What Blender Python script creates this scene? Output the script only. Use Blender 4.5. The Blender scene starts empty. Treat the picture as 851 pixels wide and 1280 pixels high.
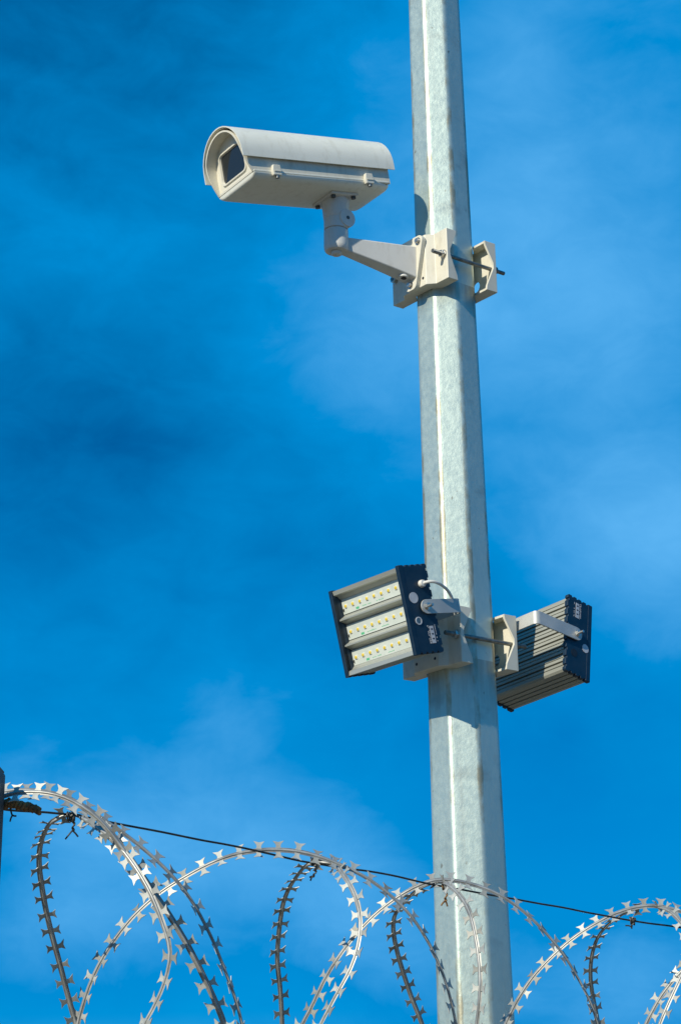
import bpy, bmesh, math, random
from mathutils import Vector, Matrix, noise
from math import sin, cos, radians, pi, sqrt
random.seed(7)
scene = bpy.context.scene
COL = scene.collection

# ------------------------------------------------------------------ camera
FPX, PITCH, ROLL = 2600.0, radians(18), radians(-1.35)
CAM = Vector((-.242, -4.195, 1.7))
_f = Vector((0, cos(PITCH), sin(PITCH))); _u0 = Vector((0, -sin(PITCH), cos(PITCH))); _x0 = Vector((1, 0, 0))
CX = cos(ROLL)*_x0 + sin(ROLL)*_u0
CU = cos(ROLL)*_u0 - sin(ROLL)*_x0
CF = _f
cd = bpy.data.cameras.new('camera'); cam = bpy.data.objects.new('camera', cd); COL.objects.link(cam)
m = Matrix.Identity(4)
for i in range(3):
    m[i][0] = CX[i]; m[i][1] = CU[i]; m[i][2] = -CF[i]; m[i][3] = CAM[i]
cam.matrix_world = m
cd.sensor_fit = 'VERTICAL'; cd.sensor_height = 36; cd.lens = FPX/1280*36
cd.clip_start = .05; cd.clip_end = 5000
scene.camera = cam

# ------------------------------------------------------------------ sun and sky
_va = Vector((CAM.x, CAM.y, 0)).normalized()                 # from the pole towards the camera
def rotz(v, a):
    a = radians(a); return Vector((v.x*cos(a)-v.y*sin(a), v.x*sin(a)+v.y*cos(a), 0))
SUN_EL = 31
_sh = rotz(_va, -35)
SUN = Vector((_sh.x*cos(radians(SUN_EL)), _sh.y*cos(radians(SUN_EL)), sin(radians(SUN_EL))))
sl = bpy.data.lights.new('sun', 'SUN'); sl.energy = 4.6; sl.angle = radians(.53); sl.color = (1, .935, .79)
so = bpy.data.objects.new('sun', sl); COL.objects.link(so)
so.rotation_euler = (-SUN).to_track_quat('-Z', 'Y').to_euler(); so.location = (0, 0, 20)

world = bpy.data.worlds.new('World'); scene.world = world; world.use_nodes = True
wn = world.node_tree.nodes; wl = world.node_tree.links; wn.clear()
def wnode(t, **k):
    n = wn.new(t)
    for a, b in k.items(): setattr(n, a, b)
    return n
def wmath(op, a, b=None, clamp=False):
    n = wnode('ShaderNodeMath', operation=op, use_clamp=clamp)
    for i, q in enumerate((a, b)):
        if q is None: continue
        if isinstance(q, (int, float)): n.inputs[i].default_value = q
        else: wl.new(q, n.inputs[i])
    return n.outputs[0]
sky = wnode('ShaderNodeTexSky', sky_type='NISHITA'); sky.sun_disc = False
sky.sun_elevation = radians(SUN_EL); sky.sun_rotation = math.atan2(SUN.x, SUN.y)
sky.altitude = 3500; sky.air_density = 1.0; sky.dust_density = 0; sky.ozone_density = 3.0
deep = wnode('ShaderNodeHueSaturation'); deep.inputs['Hue'].default_value = .503; deep.inputs['Saturation'].default_value = 1.75; deep.inputs['Value'].default_value = .92
wl.new(sky.outputs[0], deep.inputs['Color'])
tc = wnode('ShaderNodeTexCoord')
def wnoise(scale, detail, rough, loc, stretch=(1, 1, 1), dist=0):
    mp = wnode('ShaderNodeMapping'); mp.inputs['Location'].default_value = loc; mp.inputs['Scale'].default_value = stretch
    wl.new(tc.outputs['Generated'], mp.inputs[0])
    n = wnode('ShaderNodeTexNoise'); n.inputs['Scale'].default_value = scale; n.inputs['Detail'].default_value = detail
    n.inputs['Roughness'].default_value = rough; n.inputs['Distortion'].default_value = dist
    wl.new(mp.outputs[0], n.inputs['Vector']); return n
n1 = wnoise(7.5, 3, .5, (3.1, .4, 1.7), (1, 1, 2.0), .3)         # broad thin veils
n2 = wnoise(24, 6, .6, (.3, 2.2, .9), (1, 1, 1.7), .4)         # mottling
n3 = wnoise(3.0, 2, .5, (1.1, 4.4, 2.0), (1, 1, 1.5))
# thin cloud banks, as directions in the sky with a soft angular radius
def pdir(px, py):
    return (CF + CX*((px-425.5)/FPX) + CU*((640-py)/FPX)).normalized()
warp = wnode('ShaderNodeVectorMath', operation='MULTIPLY_ADD')
sub = wnode('ShaderNodeVectorMath', operation='SUBTRACT'); wl.new(n1.outputs['Color'], sub.inputs[0]); sub.inputs[1].default_value = (.5, .5, .5)
wl.new(sub.outputs[0], warp.inputs[0]); warp.inputs[1].default_value = (.030, .030, .030); wl.new(tc.outputs['Generated'], warp.inputs[2])
banks = [  # px, py, radius px, amount
    (700, 120, 220, .30), (830, 330, 150, .22), (690, 470, 170, .28), (470, 450, 120, .26), (840, 690, 120, .62), (690, 700, 90, .14),
    (110, 1080, 150, .44), (300, 1075, 140, .34), (430, 1100, 90, .22), (790, 1230, 100, .36), (560, 1215, 110, .22), (600, 300, 120, .20), (50, 1170, 60, .16),
    (60, 290, 150, .10), (200, 330, 120, .08), (330, 400, 120, .10), (20, 780, 80, .16), (280, 890, 70, .14), (420, 60, 90, .14), (850, 980, 60, .12), (620, 30, 80, .16),
    (30, 600, 170, -.15), (140, 500, 130, -.08), (760, 570, 80, -.10), (90, 80, 200, -.09), (240, 1250, 120, -.16), (60, 1250, 110, -.10), (720, 1050, 100, -.16), (330, 1190, 90, -.10), (450, 1270, 60, -.12), (700, 960, 120, -.06)]
acc = None
for px, py, r, amt in banks:
    d = pdir(px, py); s = r/FPX
    dv = wnode('ShaderNodeVectorMath', operation='DISTANCE'); wl.new(warp.outputs[0], dv.inputs[0]); dv.inputs[1].default_value = d
    q = wmath('DIVIDE', dv.outputs['Value'], s*1.15); q = wmath('MULTIPLY', q, q); q = wmath('MULTIPLY', q, -1.0)
    e = wmath('EXPONENT', q); e = wmath('MULTIPLY', e, amt)
    acc = e if acc is None else wmath('ADD', acc, e)
v = wmath('ADD', acc, .30)
t1 = wmath('MULTIPLY', wmath('SUBTRACT', n1.outputs[0], .5), .32)
t2 = wmath('MULTIPLY', wmath('SUBTRACT', n2.outputs[0], .5), .36)
t3 = wmath('MULTIPLY', wmath('SUBTRACT', n3.outputs[0], .5), .25)
v = wmath('ADD', v, wmath('ADD', t1, wmath('ADD', t2, t3)))
v = wmath('MAXIMUM', wmath('MULTIPLY', v, 1.0, True), 0.0)
def wmix(f, a, col):
    q = wnode('ShaderNodeMix', data_type='RGBA'); wl.new(f, q.inputs['Factor']); wl.new(a, q.inputs['A']); q.inputs['B'].default_value = (*col, 1); return q.outputs['Result']
cm = wmix(wmath('MULTIPLY', v, 2.0, True), deep.outputs[0], (.0, 2.62, 6.65))        # haze, then thin cloud, in the sky's own units
cm = wmix(wmath('SUBTRACT', wmath('MULTIPLY', v, 2.0), 1.0, True), cm, (1.15, 4.7, 9.1))
bg = wnode('ShaderNodeBackground'); wl.new(cm, bg.inputs[0]); bg.inputs[1].default_value = .1
wo = wnode('ShaderNodeOutputWorld'); wl.new(bg.outputs[0], wo.inputs[0])

scene.view_settings.view_transform = 'Standard'; scene.view_settings.look = 'None'
scene.view_settings.exposure = 0; scene.view_settings.gamma = 1; scene.view_settings.use_curve_mapping = False
scene.render.engine = 'CYCLES'; scene.render.resolution_x = 680; scene.render.resolution_y = 1024

# ------------------------------------------------------------------ helpers
def ray(px, py): return CF + CX*((px-425.5)/FPX) + CU*((640-py)/FPX)
def at_z(px, py, z): d = ray(px, py); return CAM + d*((z-CAM.z)/d.z)
def at_depth(px, py, dep): return CAM + ray(px, py)*dep
def depth_of(p): return (p-CAM).dot(CF)
def proj(p):
    d = p-CAM; z = d.dot(CF); return (425.5+FPX*d.dot(CX)/z, 640-FPX*d.dot(CU)/z)
def frame(al, tilt=0, roll=0):
    """axes of a thing that faces al degrees to the left of the viewer, nose tilted down"""
    c = rotz(_va, -al); w = rotz(c, 90); z = Vector((0, 0, 1)); t = radians(tilt)
    n = c*cos(t) - z*sin(t); up = z*cos(t) + c*sin(t); r = radians(roll)
    return n, w*cos(r)+up*sin(r), up*cos(r)-w*sin(r)
def fmat(ax, o):
    m = Matrix.Identity(4)
    for j in range(3):
        for i in range(3): m[i][j] = ax[j][i]
    for i in range(3): m[i][3] = o[i]
    return m

def mat(name, base, rough=.5, metal=0.0, build=None, spec=None):
    m = bpy.data.materials.new(name); m.use_nodes = True
    nt = m.node_tree; b = nt.nodes['Principled BSDF']
    b.inputs['Base Color'].default_value = (*base, 1); b.inputs['Roughness'].default_value = rough; b.inputs['Metallic'].default_value = metal
    if spec is not None: b.inputs['Specular IOR Level'].default_value = spec
    if build: build(nt, b)
    return m
def N(nt, t, **k):
    n = nt.nodes.new(t)
    for a, b in k.items(): setattr(n, a, b)
    return n
def noise_node(nt, scale, detail=4, rough=.55, stretch=(1, 1, 1), loc=(0, 0, 0)):
    t = N(nt, 'ShaderNodeTexCoord'); mp = N(nt, 'ShaderNodeMapping'); mp.inputs['Scale'].default_value = stretch; mp.inputs['Location'].default_value = loc
    nt.links.new(t.outputs['Object'], mp.inputs[0]); n = N(nt, 'ShaderNodeTexNoise')
    n.inputs['Scale'].default_value = scale; n.inputs['Detail'].default_value = detail; n.inputs['Roughness'].default_value = rough
    nt.links.new(mp.outputs[0], n.inputs['Vector']); return n
def ramp(nt, src, stops):
    r = N(nt, 'ShaderNodeValToRGB'); e = r.color_ramp.elements
    e[0].position = stops[0][0]; e[0].color = (*stops[0][1], 1); e[1].position = stops[-1][0]; e[1].color = (*stops[-1][1], 1)
    for p, c in stops[1:-1]:
        q = e.new(p); q.color = (*c, 1)
    nt.links.new(src, r.inputs[0]); return r.outputs[0]
def mixc(nt, fac, a, b, mode='MIX'):
    x = N(nt, 'ShaderNodeMix', data_type='RGBA', blend_type=mode)
    for s, q in (('Factor', fac), ('A', a), ('B', b)):
        if isinstance(q, (int, float)): x.inputs[s].default_value = q
        elif isinstance(q, tuple): x.inputs[s].default_value = (*q, 1)
        else: nt.links.new(q, x.inputs[s])
    return x.outputs['Result']
def bump(nt, b, src, dist, strength=1.0):
    n = N(nt, 'ShaderNodeBump'); n.inputs['Strength'].default_value = strength; n.inputs['Distance'].default_value = dist
    nt.links.new(src, n.inputs['Height']); nt.links.new(n.outputs[0], b.inputs['Normal']); return n
def rough_map(nt, b, src, lo, hi):
    r = N(nt, 'ShaderNodeMapRange'); r.inputs[1].default_value = .3; r.inputs[2].default_value = .7; r.inputs[3].default_value = lo; r.inputs[4].default_value = hi
    nt.links.new(src, r.inputs[0]); nt.links.new(r.outputs[0], b.inputs['Roughness'])

def galv_build(nt, b):
    big = noise_node(nt, 5.5, 5, .6, (1, 1, .6)); spang = noise_node(nt, 70, 4, .6); spots = noise_node(nt, 55, 2, .5, (1, 1, .8), (4, 2, 1))
    streak = noise_node(nt, 30, 4, .6, (1, 1, .06), (1, 5, 2))
    base = ramp(nt, big.outputs[0], [(.3, (.50, .60, .52)), (.7, (.58, .68, .585))])
    base = mixc(nt, .13, base, ramp(nt, spang.outputs[0], [(.3, (.42, .45, .45)), (.65, (.74, .77, .75))]))
    base = mixc(nt, ramp(nt, streak.outputs[0], [(.60, (0, 0, 0)), (.78, (.4, .4, .4))]), base, (.40, .39, .33))
    base = mixc(nt, ramp(nt, spots.outputs[0], [(.735, (0, 0, 0)), (.78, (.7, .7, .7))]), base, (.24, .21, .15))
    # runs of dirt washed down from the two clamps
    tcx = N(nt, 'ShaderNodeTexCoord'); sx = N(nt, 'ShaderNodeSeparateXYZ'); nt.links.new(tcx.outputs['Object'], sx.inputs[0])
    dn = noise_node(nt, 26, 5, .65, (1, 1, .10), (9, 1, 3))
    for z0, z1 in ((2.44, 2.70), (3.40, 3.54)):
        mr = N(nt, 'ShaderNodeMapRange'); mr.inputs[1].default_value = z0; mr.inputs[2].default_value = z1; mr.inputs[3].default_value = 0; mr.inputs[4].default_value = 1; nt.links.new(sx.outputs[2], mr.inputs[0])
        lt = N(nt, 'ShaderNodeMath', operation='LESS_THAN'); nt.links.new(sx.outputs[2], lt.inputs[0]); lt.inputs[1].default_value = z1+.02
        mm = N(nt, 'ShaderNodeMath', operation='MULTIPLY'); nt.links.new(mr.outputs[0], mm.inputs[0]); nt.links.new(lt.outputs[0], mm.inputs[1])
        m2 = N(nt, 'ShaderNodeMath', operation='MULTIPLY'); nt.links.new(mm.outputs[0], m2.inputs[0]); nt.links.new(dn.outputs[0], m2.inputs[1])
        base = mixc(nt, ramp(nt, m2.outputs[0], [(.30, (0, 0, 0)), (.62, (.7, .7, .7))]), base, (.20, .19, .15))
    sm = noise_node(nt, 7, 4, .6, (1, 1, 1.6), (5, 8, 1)); base = mixc(nt, ramp(nt, sm.outputs[0], [(.60, (0, 0, 0)), (.74, (.45, .45, .45))]), base, (.26, .28, .25))
    # grime caught along the ridges
    ra = N(nt, 'ShaderNodeAttribute', attribute_name='ridge'); gr = noise_node(nt, 48, 4, .6, (1, 1, .45), (7, 3, 5)); gr2 = noise_node(nt, 3.2, 3, .5, (1, 1, 1), (2, 9, 4))
    mu = N(nt, 'ShaderNodeMath', operation='MULTIPLY'); nt.links.new(ra.outputs['Fac'], mu.inputs[0]); nt.links.new(gr.outputs[0], mu.inputs[1])
    mu2 = N(nt, 'ShaderNodeMath', operation='MULTIPLY'); nt.links.new(mu.outputs[0], mu2.inputs[0]); nt.links.new(gr2.outputs[0], mu2.inputs[1])
    base = mixc(nt, ramp(nt, mu2.outputs[0], [(.22, (0, 0, 0)), (.34, (.75, .75, .75))]), base, (.36, .30, .18))
    nt.links.new(base, b.inputs['Base Color'])
    rough_map(nt, b, spang.outputs[0], .41, .50)
    fine = noise_node(nt, 130, 5, .65, (1, 1, .7)); bump(nt, b, fine.outputs[0], .0009, .45)
def paint_build(c0, c1, dirt):
    def f(nt, b):
        a = noise_node(nt, 9, 5, .6); g = noise_node(nt, 60, 5, .65, (1, 1, .35), (3, 1, 2)); fine = noise_node(nt, 420, 2, .5)
        base = ramp(nt, a.outputs[0], [(.3, c0), (.7, c1)])
        base = mixc(nt, ramp(nt, g.outputs[0], [(.52, (0, 0, 0)), (.78, (.48, .48, .48))]), base, dirt)
        nt.links.new(base, b.inputs['Base Color']); rough_map(nt, b, a.outputs[0], .36, .50); bump(nt, b, fine.outputs[0], .0002, .5)
    return f
def metal_build(c0, c1, sc=40, r0=.3, r1=.5, bd=.0003, stretch=(1, 1, 1)):
    def f(nt, b):
        a = noise_node(nt, sc, 5, .6, stretch); nt.links.new(ramp(nt, a.outputs[0], [(.3, c0), (.7, c1)]), b.inputs['Base Color'])
        rough_map(nt, b, a.outputs[0], r0, r1); bump(nt, b, a.outputs[0], bd, .6)
    return f
M = {}
M['galv'] = mat('galvanised_steel', (.6, .63, .62), .42, .70, galv_build)
M['cream'] = mat('cream_paint', (.72, .69, .60), .42, 0, paint_build((.67, .635, .51), (.73, .69, .565), (.42, .36, .25)))
M['shield'] = mat('offwhite_paint', (.72, .71, .67), .42, 0, paint_build((.73, .725, .62), (.79, .78, .675), (.50, .46, .34)))
M['arm'] = mat('grey_cream_paint', (.62, .61, .56), .45, 0, paint_build((.60, .59, .54), (.66, .65, .60), (.42, .38, .30)))
M['alu'] = mat('extruded_aluminium', (.5, .51, .46), .42, .35, metal_build((.40, .41, .355), (.50, .51, .445), 30, .32, .5, .0002, (1, .1, 1)))
M['fin'] = mat('dull_aluminium', (.34, .33, .30), .5, .25, metal_build((.30, .30, .245), (.42, .42, .35), 34, .4, .6, .0003, (1, .1, 1)))
M['navy'] = mat('navy_plastic', (.012, .030, .060), .42, 0, metal_build((.003, .016, .036), (.007, .029, .056), 50, .38, .55, .0003))
M['rod'] = mat('dark_zinc_steel', (.2, .21, .2), .4, .85, metal_build((.12, .13, .13), (.34, .34, .31), 60, .32, .55, .0004))
M['nut'] = mat('bright_zinc', (.6, .58, .52), .3, .9, metal_build((.45, .43, .38), (.72, .70, .64), 60, .22, .42, .0002))
M['bolt'] = mat('dark_screw', (.09, .09, .085), .4, .8, metal_build((.05, .05, .05), (.16, .155, .14), 80, .3, .5, .0003))
M['strap'] = mat('grey_strap', (.50, .51, .52), .45, .35, metal_build((.44, .44, .41), (.54, .54, .50), 22, .4, .55, .0002))
M['pcb'] = mat('white_circuit_board', (.80, .84, .78), .45, 0, metal_build((.56, .60, .53), (.64, .68, .60), 30, .4, .55, .0001))
M['led'] = mat('led_phosphor', (.84, .66, .10), .3, 0, metal_build((.72, .50, .03), (.82, .62, .07), 300, .25, .4, .0001))
M['ledbase'] = mat('led_package', (.82, .80, .70), .4)
M['green'] = mat('green_print', (.10, .46, .22), .5)
M['white'] = mat('white_sticker', (.78, .79, .80), .45, 0, metal_build((.42, .43, .45), (.56, .57, .58), 60, .4, .55, .0001))
M['black'] = mat('black_print_and_hole_shade', (.012, .012, .014), .5)
M['cable'] = mat('white_cable', (.70, .68, .62), .45, 0, metal_build((.62, .60, .53), (.74, .72, .66), 60, .4, .55, .0002))
M['glass'] = mat('dark_window_glass', (.020, .024, .026), .07, 0, None, .5)
def razor_build(nt, b):
    metal_build((.32, .325, .30), (.52, .525, .49), 45, .42, .6, .0003)(nt, b)
    oi = N(nt, 'ShaderNodeObjectInfo'); src = b.inputs['Base Color'].links[0].from_socket
    tarn = ramp(nt, oi.outputs['Random'], [(0, (.66, .64, .58)), (.35, (.95, .95, .93)), (1, (1.12, 1.12, 1.08))])
    nt.links.new(mixc(nt, 1.0, src, tarn, 'MULTIPLY'), b.inputs['Base Color'])
M['razor'] = mat('razor_galvanised', (.5, .5, .46), .5, .3, razor_build)
M['core'] = mat('razor_core_galvanised', (.60, .58, .52), .42, .45, metal_build((.26, .255, .23), (.56, .56, .52), 26, .36, .52, .0003))
M['tape'] = mat('razor_tape_galvanised', (.4, .4, .37), .45, .4, metal_build((.17, .165, .15), (.44, .44, .40), 30, .38, .55, .0004))
M['wire'] = mat('dark_wire', (.06, .06, .055), .5, .6, metal_build((.035, .033, .03), (.12, .11, .09), 60, .4, .6, .0003))
M['rust'] = mat('rusty_wire', (.16, .075, .03), .8, .1, metal_build((.10, .045, .018), (.42, .24, .09), 90, .7, .9, .0008))
M['post'] = mat('dark_painted_post', (.035, .033, .032), .55, .2, metal_build((.022, .02, .02), (.06, .052, .045), 30, .45, .65, .0005))
def ground_build(nt, b):
    a = noise_node(nt, .35, 6, .6); g = noise_node(nt, 45, 5, .7)
    c = mixc(nt, .5, ramp(nt, a.outputs[0], [(.3, (.15, .13, .095)), (.7, (.23, .20, .15))]), ramp(nt, g.outputs[0], [(.3, (.10, .085, .065)), (.7, (.28, .25, .19))]))
    nt.links.new(c, b.inputs['Base Color']); bump(nt, b, g.outputs[0], .02, .8)
M['ground'] = mat('pale_gravel', (.4, .37, .3), .95, 0, ground_build)

# --- mesh building
class MB:
    def __init__(s): s.v = []; s.f = []
    def add(s, vs, fs):
        o = len(s.v); s.v += [Vector(q) for q in vs]; s.f += [tuple(i+o for i in f) for f in fs]; return s
    def box(s, x0, x1, y0, y1, z0, z1):
        return s.add([(x, y, z) for x in (x0, x1) for y in (y0, y1) for z in (z0, z1)],
                     [(0, 1, 3, 2), (4, 6, 7, 5), (0, 4, 5, 1), (2, 3, 7, 6), (0, 2, 6, 4), (1, 5, 7, 3)])
    def prism(s, poly, fn, a, b):
        """poly: list of 2-D points; fn(p, q, t) -> 3-D; t from a to b"""
        n = len(poly); vs = [fn(p, q, a) for p, q in poly] + [fn(p, q, b) for p, q in poly]
        fs = [tuple(range(n-1, -1, -1)), tuple(range(n, 2*n))] + [(i, (i+1) % n, n+(i+1) % n, n+i) for i in range(n)]
        return s.add(vs, fs)
    def cyl(s, p0, p1, r0, r1=None, seg=16, cap=True):
        p0 = Vector(p0); p1 = Vector(p1); r1 = r0 if r1 is None else r1
        d = (p1-p0).normalized(); a = d.orthogonal().normalized(); b = d.cross(a)
        vs = [p+(a*cos(2*pi*i/seg)+b*sin(2*pi*i/seg))*r for p, r in ((p0, r0), (p1, r1)) for i in range(seg)]
        fs = [(i, (i+1) % seg, seg+(i+1) % seg, seg+i) for i in range(seg)]
        if cap: fs += [tuple(range(seg-1, -1, -1)), tuple(range(seg, 2*seg))]
        return s.add(vs, fs)
    def lathe(s, prof, o=(0, 0, 0), ax=(0, 0, 1), seg=24):
        """prof: (radius, height) along ax"""
        o = Vector(o); d = Vector(ax).normalized(); a = d.orthogonal().normalized(); b = d.cross(a); vs = []; fs = []
        for r, h in prof:
            vs += [o+d*h+(a*cos(2*pi*i/seg)+b*sin(2*pi*i/seg))*r for i in range(seg)]
        for k in range(len(prof)-1):
            fs += [(k*seg+i, k*seg+(i+1) % seg, (k+1)*seg+(i+1) % seg, (k+1)*seg+i) for i in range(seg)]
        fs += [tuple(range(seg-1, -1, -1)), tuple(range((len(prof)-1)*seg, len(prof)*seg))]
        return s.add(vs, fs)
    def tube(s, pts, r, seg=8, cap=True, flat=None, normals=None):
        """round tube, or an oval one: half-width flat across, r along the given normals"""
        pts = [Vector(p) for p in pts]; n = len(pts); vs = []; fs = []; prev = None
        for k, p in enumerate(pts):
            t = (pts[min(k+1, n-1)]-pts[max(k-1, 0)]).normalized()
            if normals: a = normals[k]-t*normals[k].dot(t)
            elif prev is None: a = t.orthogonal()
            else: a = prev-t*prev.dot(t)
            a.normalize(); prev = a; b = t.cross(a)
            ra = r[k] if isinstance(r, (list, tuple)) else r; rb = flat if flat else ra
            vs += [p+a*ra*cos(2*pi*i/seg)+b*rb*sin(2*pi*i/seg) for i in range(seg)]
        for k in range(n-1):
            fs += [(k*seg+i, k*seg+(i+1) % seg, (k+1)*seg+(i+1) % seg, (k+1)*seg+i) for i in range(seg)]
        if cap: fs += [tuple(range(seg-1, -1, -1)), tuple(range((n-1)*seg, n*seg))]
        return s.add(vs, fs)
    def hexnut(s, p, d, r, h, hole=0):
        d = Vector(d).normalized(); return s.cyl(Vector(p), Vector(p)+d*h, r, r, 6)
    def mesh(s, name):
        me = bpy.data.meshes.new(name); me.from_pydata([tuple(q) for q in s.v], [], s.f)
        bm = bmesh.new(); bm.from_mesh(me); bmesh.ops.recalc_face_normals(bm, faces=bm.faces); bm.to_mesh(me); bm.free(); return me
    def build(s, name, material, parent=None, smooth=35, bevel=0, seg=2, weld=False):
        me = s.mesh(name)
        if weld:
            bm = bmesh.new(); bm.from_mesh(me); bmesh.ops.remove_doubles(bm, verts=bm.verts, dist=1e-5); bm.to_mesh(me); bm.free()
        me.materials.append(M[material])
        if smooth:
            for p in me.polygons: p.use_smooth = True
            me.set_sharp_from_angle(angle=radians(smooth))
        o = bpy.data.objects.new(name, me); COL.objects.link(o)
        if parent: o.parent = parent
        if bevel:
            b = o.modifiers.new('bevel', 'BEVEL'); b.width = bevel; b.segments = seg; b.limit_method = 'ANGLE'; b.angle_limit = radians(40); b.harden_normals = True
        return o
def thing(name, label, cat, matrix=None, group=None):
    o = bpy.data.objects.new(name, None); COL.objects.link(o); o.empty_display_size = .05
    if matrix is not None: o.matrix_world = matrix
    o['label'] = label; o['category'] = cat
    if group: o['group'] = group
    return o
def tag(o, label, cat, group=None):
    o['label'] = label; o['category'] = cat
    if group: o['group'] = group
    return o
def cut(o, cutters):
    """cut holes for good; the cutter bodies do not stay in the scene"""
    for mb in cutters:
        c = bpy.data.objects.new('cutter', mb.mesh('cutter')); COL.objects.link(c); c.parent = o.parent
        b = o.modifiers.new('cut', 'BOOLEAN'); b.operation = 'DIFFERENCE'; b.object = c; b.solver = 'EXACT'
        bpy.context.view_layer.update()
        me = bpy.data.meshes.new_from_object(o.evaluated_get(bpy.context.evaluated_depsgraph_get()))
        o.modifiers.clear(); o.data = me; bpy.data.objects.remove(c)
XYZ = lambda p, q, t: (p, q, t)

# ------------------------------------------------------------------ ground
g = MB(); S = 600; K = 24
g.add([(-S+2*S*i/K, -S+2*S*j/K, 0) for i in range(K+1) for j in range(K+1)], [(i*(K+1)+j, (i+1)*(K+1)+j, (i+1)*(K+1)+j+1, i*(K+1)+j+1) for i in range(K) for j in range(K)])
go = g.build('ground', 'ground', smooth=0); go['kind'] = 'structure'

# ------------------------------------------------------------------ the pole
def polew(z): return .1143 + (4.298-z)*(.1501-.1143)/2.298       # width across the flats
pole = thing('pole', 'tall tapering octagonal galvanised steel pole carrying the camera and floodlights', 'pole', Matrix.Translation((0, 0, 0)))
face0 = math.atan2(_va.y, _va.x)
def octo(z, rc=.014):
    W = polew(z)/2; out = []; R = W/cos(pi/8)
    for k in range(8):
        a = face0+pi/8+k*pi/4; corner = Vector((cos(a), sin(a), 0))*R
        cen = corner*(1-(rc/cos(pi/8))/R)
        for j in range(6):
            b = a-pi/8+(pi/4)*j/5; out.append((Vector((cen.x+rc*cos(b), cen.y+rc*sin(b), z)), 1.0))
        # points across the next face
        e = out[-1][0]; a2 = a+pi/4; c2 = Vector((cos(a2), sin(a2), 0))*R*(1-(rc/cos(pi/8))/R); b2 = a2-pi/8; q = Vector((c2.x+rc*cos(b2), c2.y+rc*sin(b2), z))
        for t in (.14, .5, .86): out.append((e.lerp(q, t) if t != .5 else e.lerp(q, .5), 0.0))
    return out
mb = MB(); zs = [.03+(5.6-.03)*i/14 for i in range(15)]; rings = [octo(z) for z in zs]; n = len(rings[0])
mb.add([p for r in rings for p, _ in r], [(k*n+i, k*n+(i+1) % n, (k+1)*n+(i+1) % n, (k+1)*n+i) for k in range(14) for i in range(n)])
sh = mb.build('shaft', 'galv', pole, smooth=30)
mb = MB().lathe([(.09, 5.6), (.088, 5.612), (.06, 5.63), (.01, 5.64)], seg=8); mb.build('top_cap', 'galv', pole, smooth=0)
MB().box(-.17, .17, -.17, .17, .0, .03).build('base_plate', 'galv', pole, bevel=.004)
for sx in (-1, 1):
    for sy in (-1, 1):
        MB().cyl((sx*.135, sy*.135, .03), (sx*.135, sy*.135, .075), .010, seg=10).hexnut((sx*.135, sy*.135, .0305), (0, 0, 1), .018, .016).build('anchor_bolt', 'nut', pole)
at = sh.data.attributes.new('ridge', 'FLOAT', 'POINT')
RV = [m_ for r in rings for _, m_ in r]
for i, vtx in enumerate(sh.data.vertices): at.data[i].value = RV[i]
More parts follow.
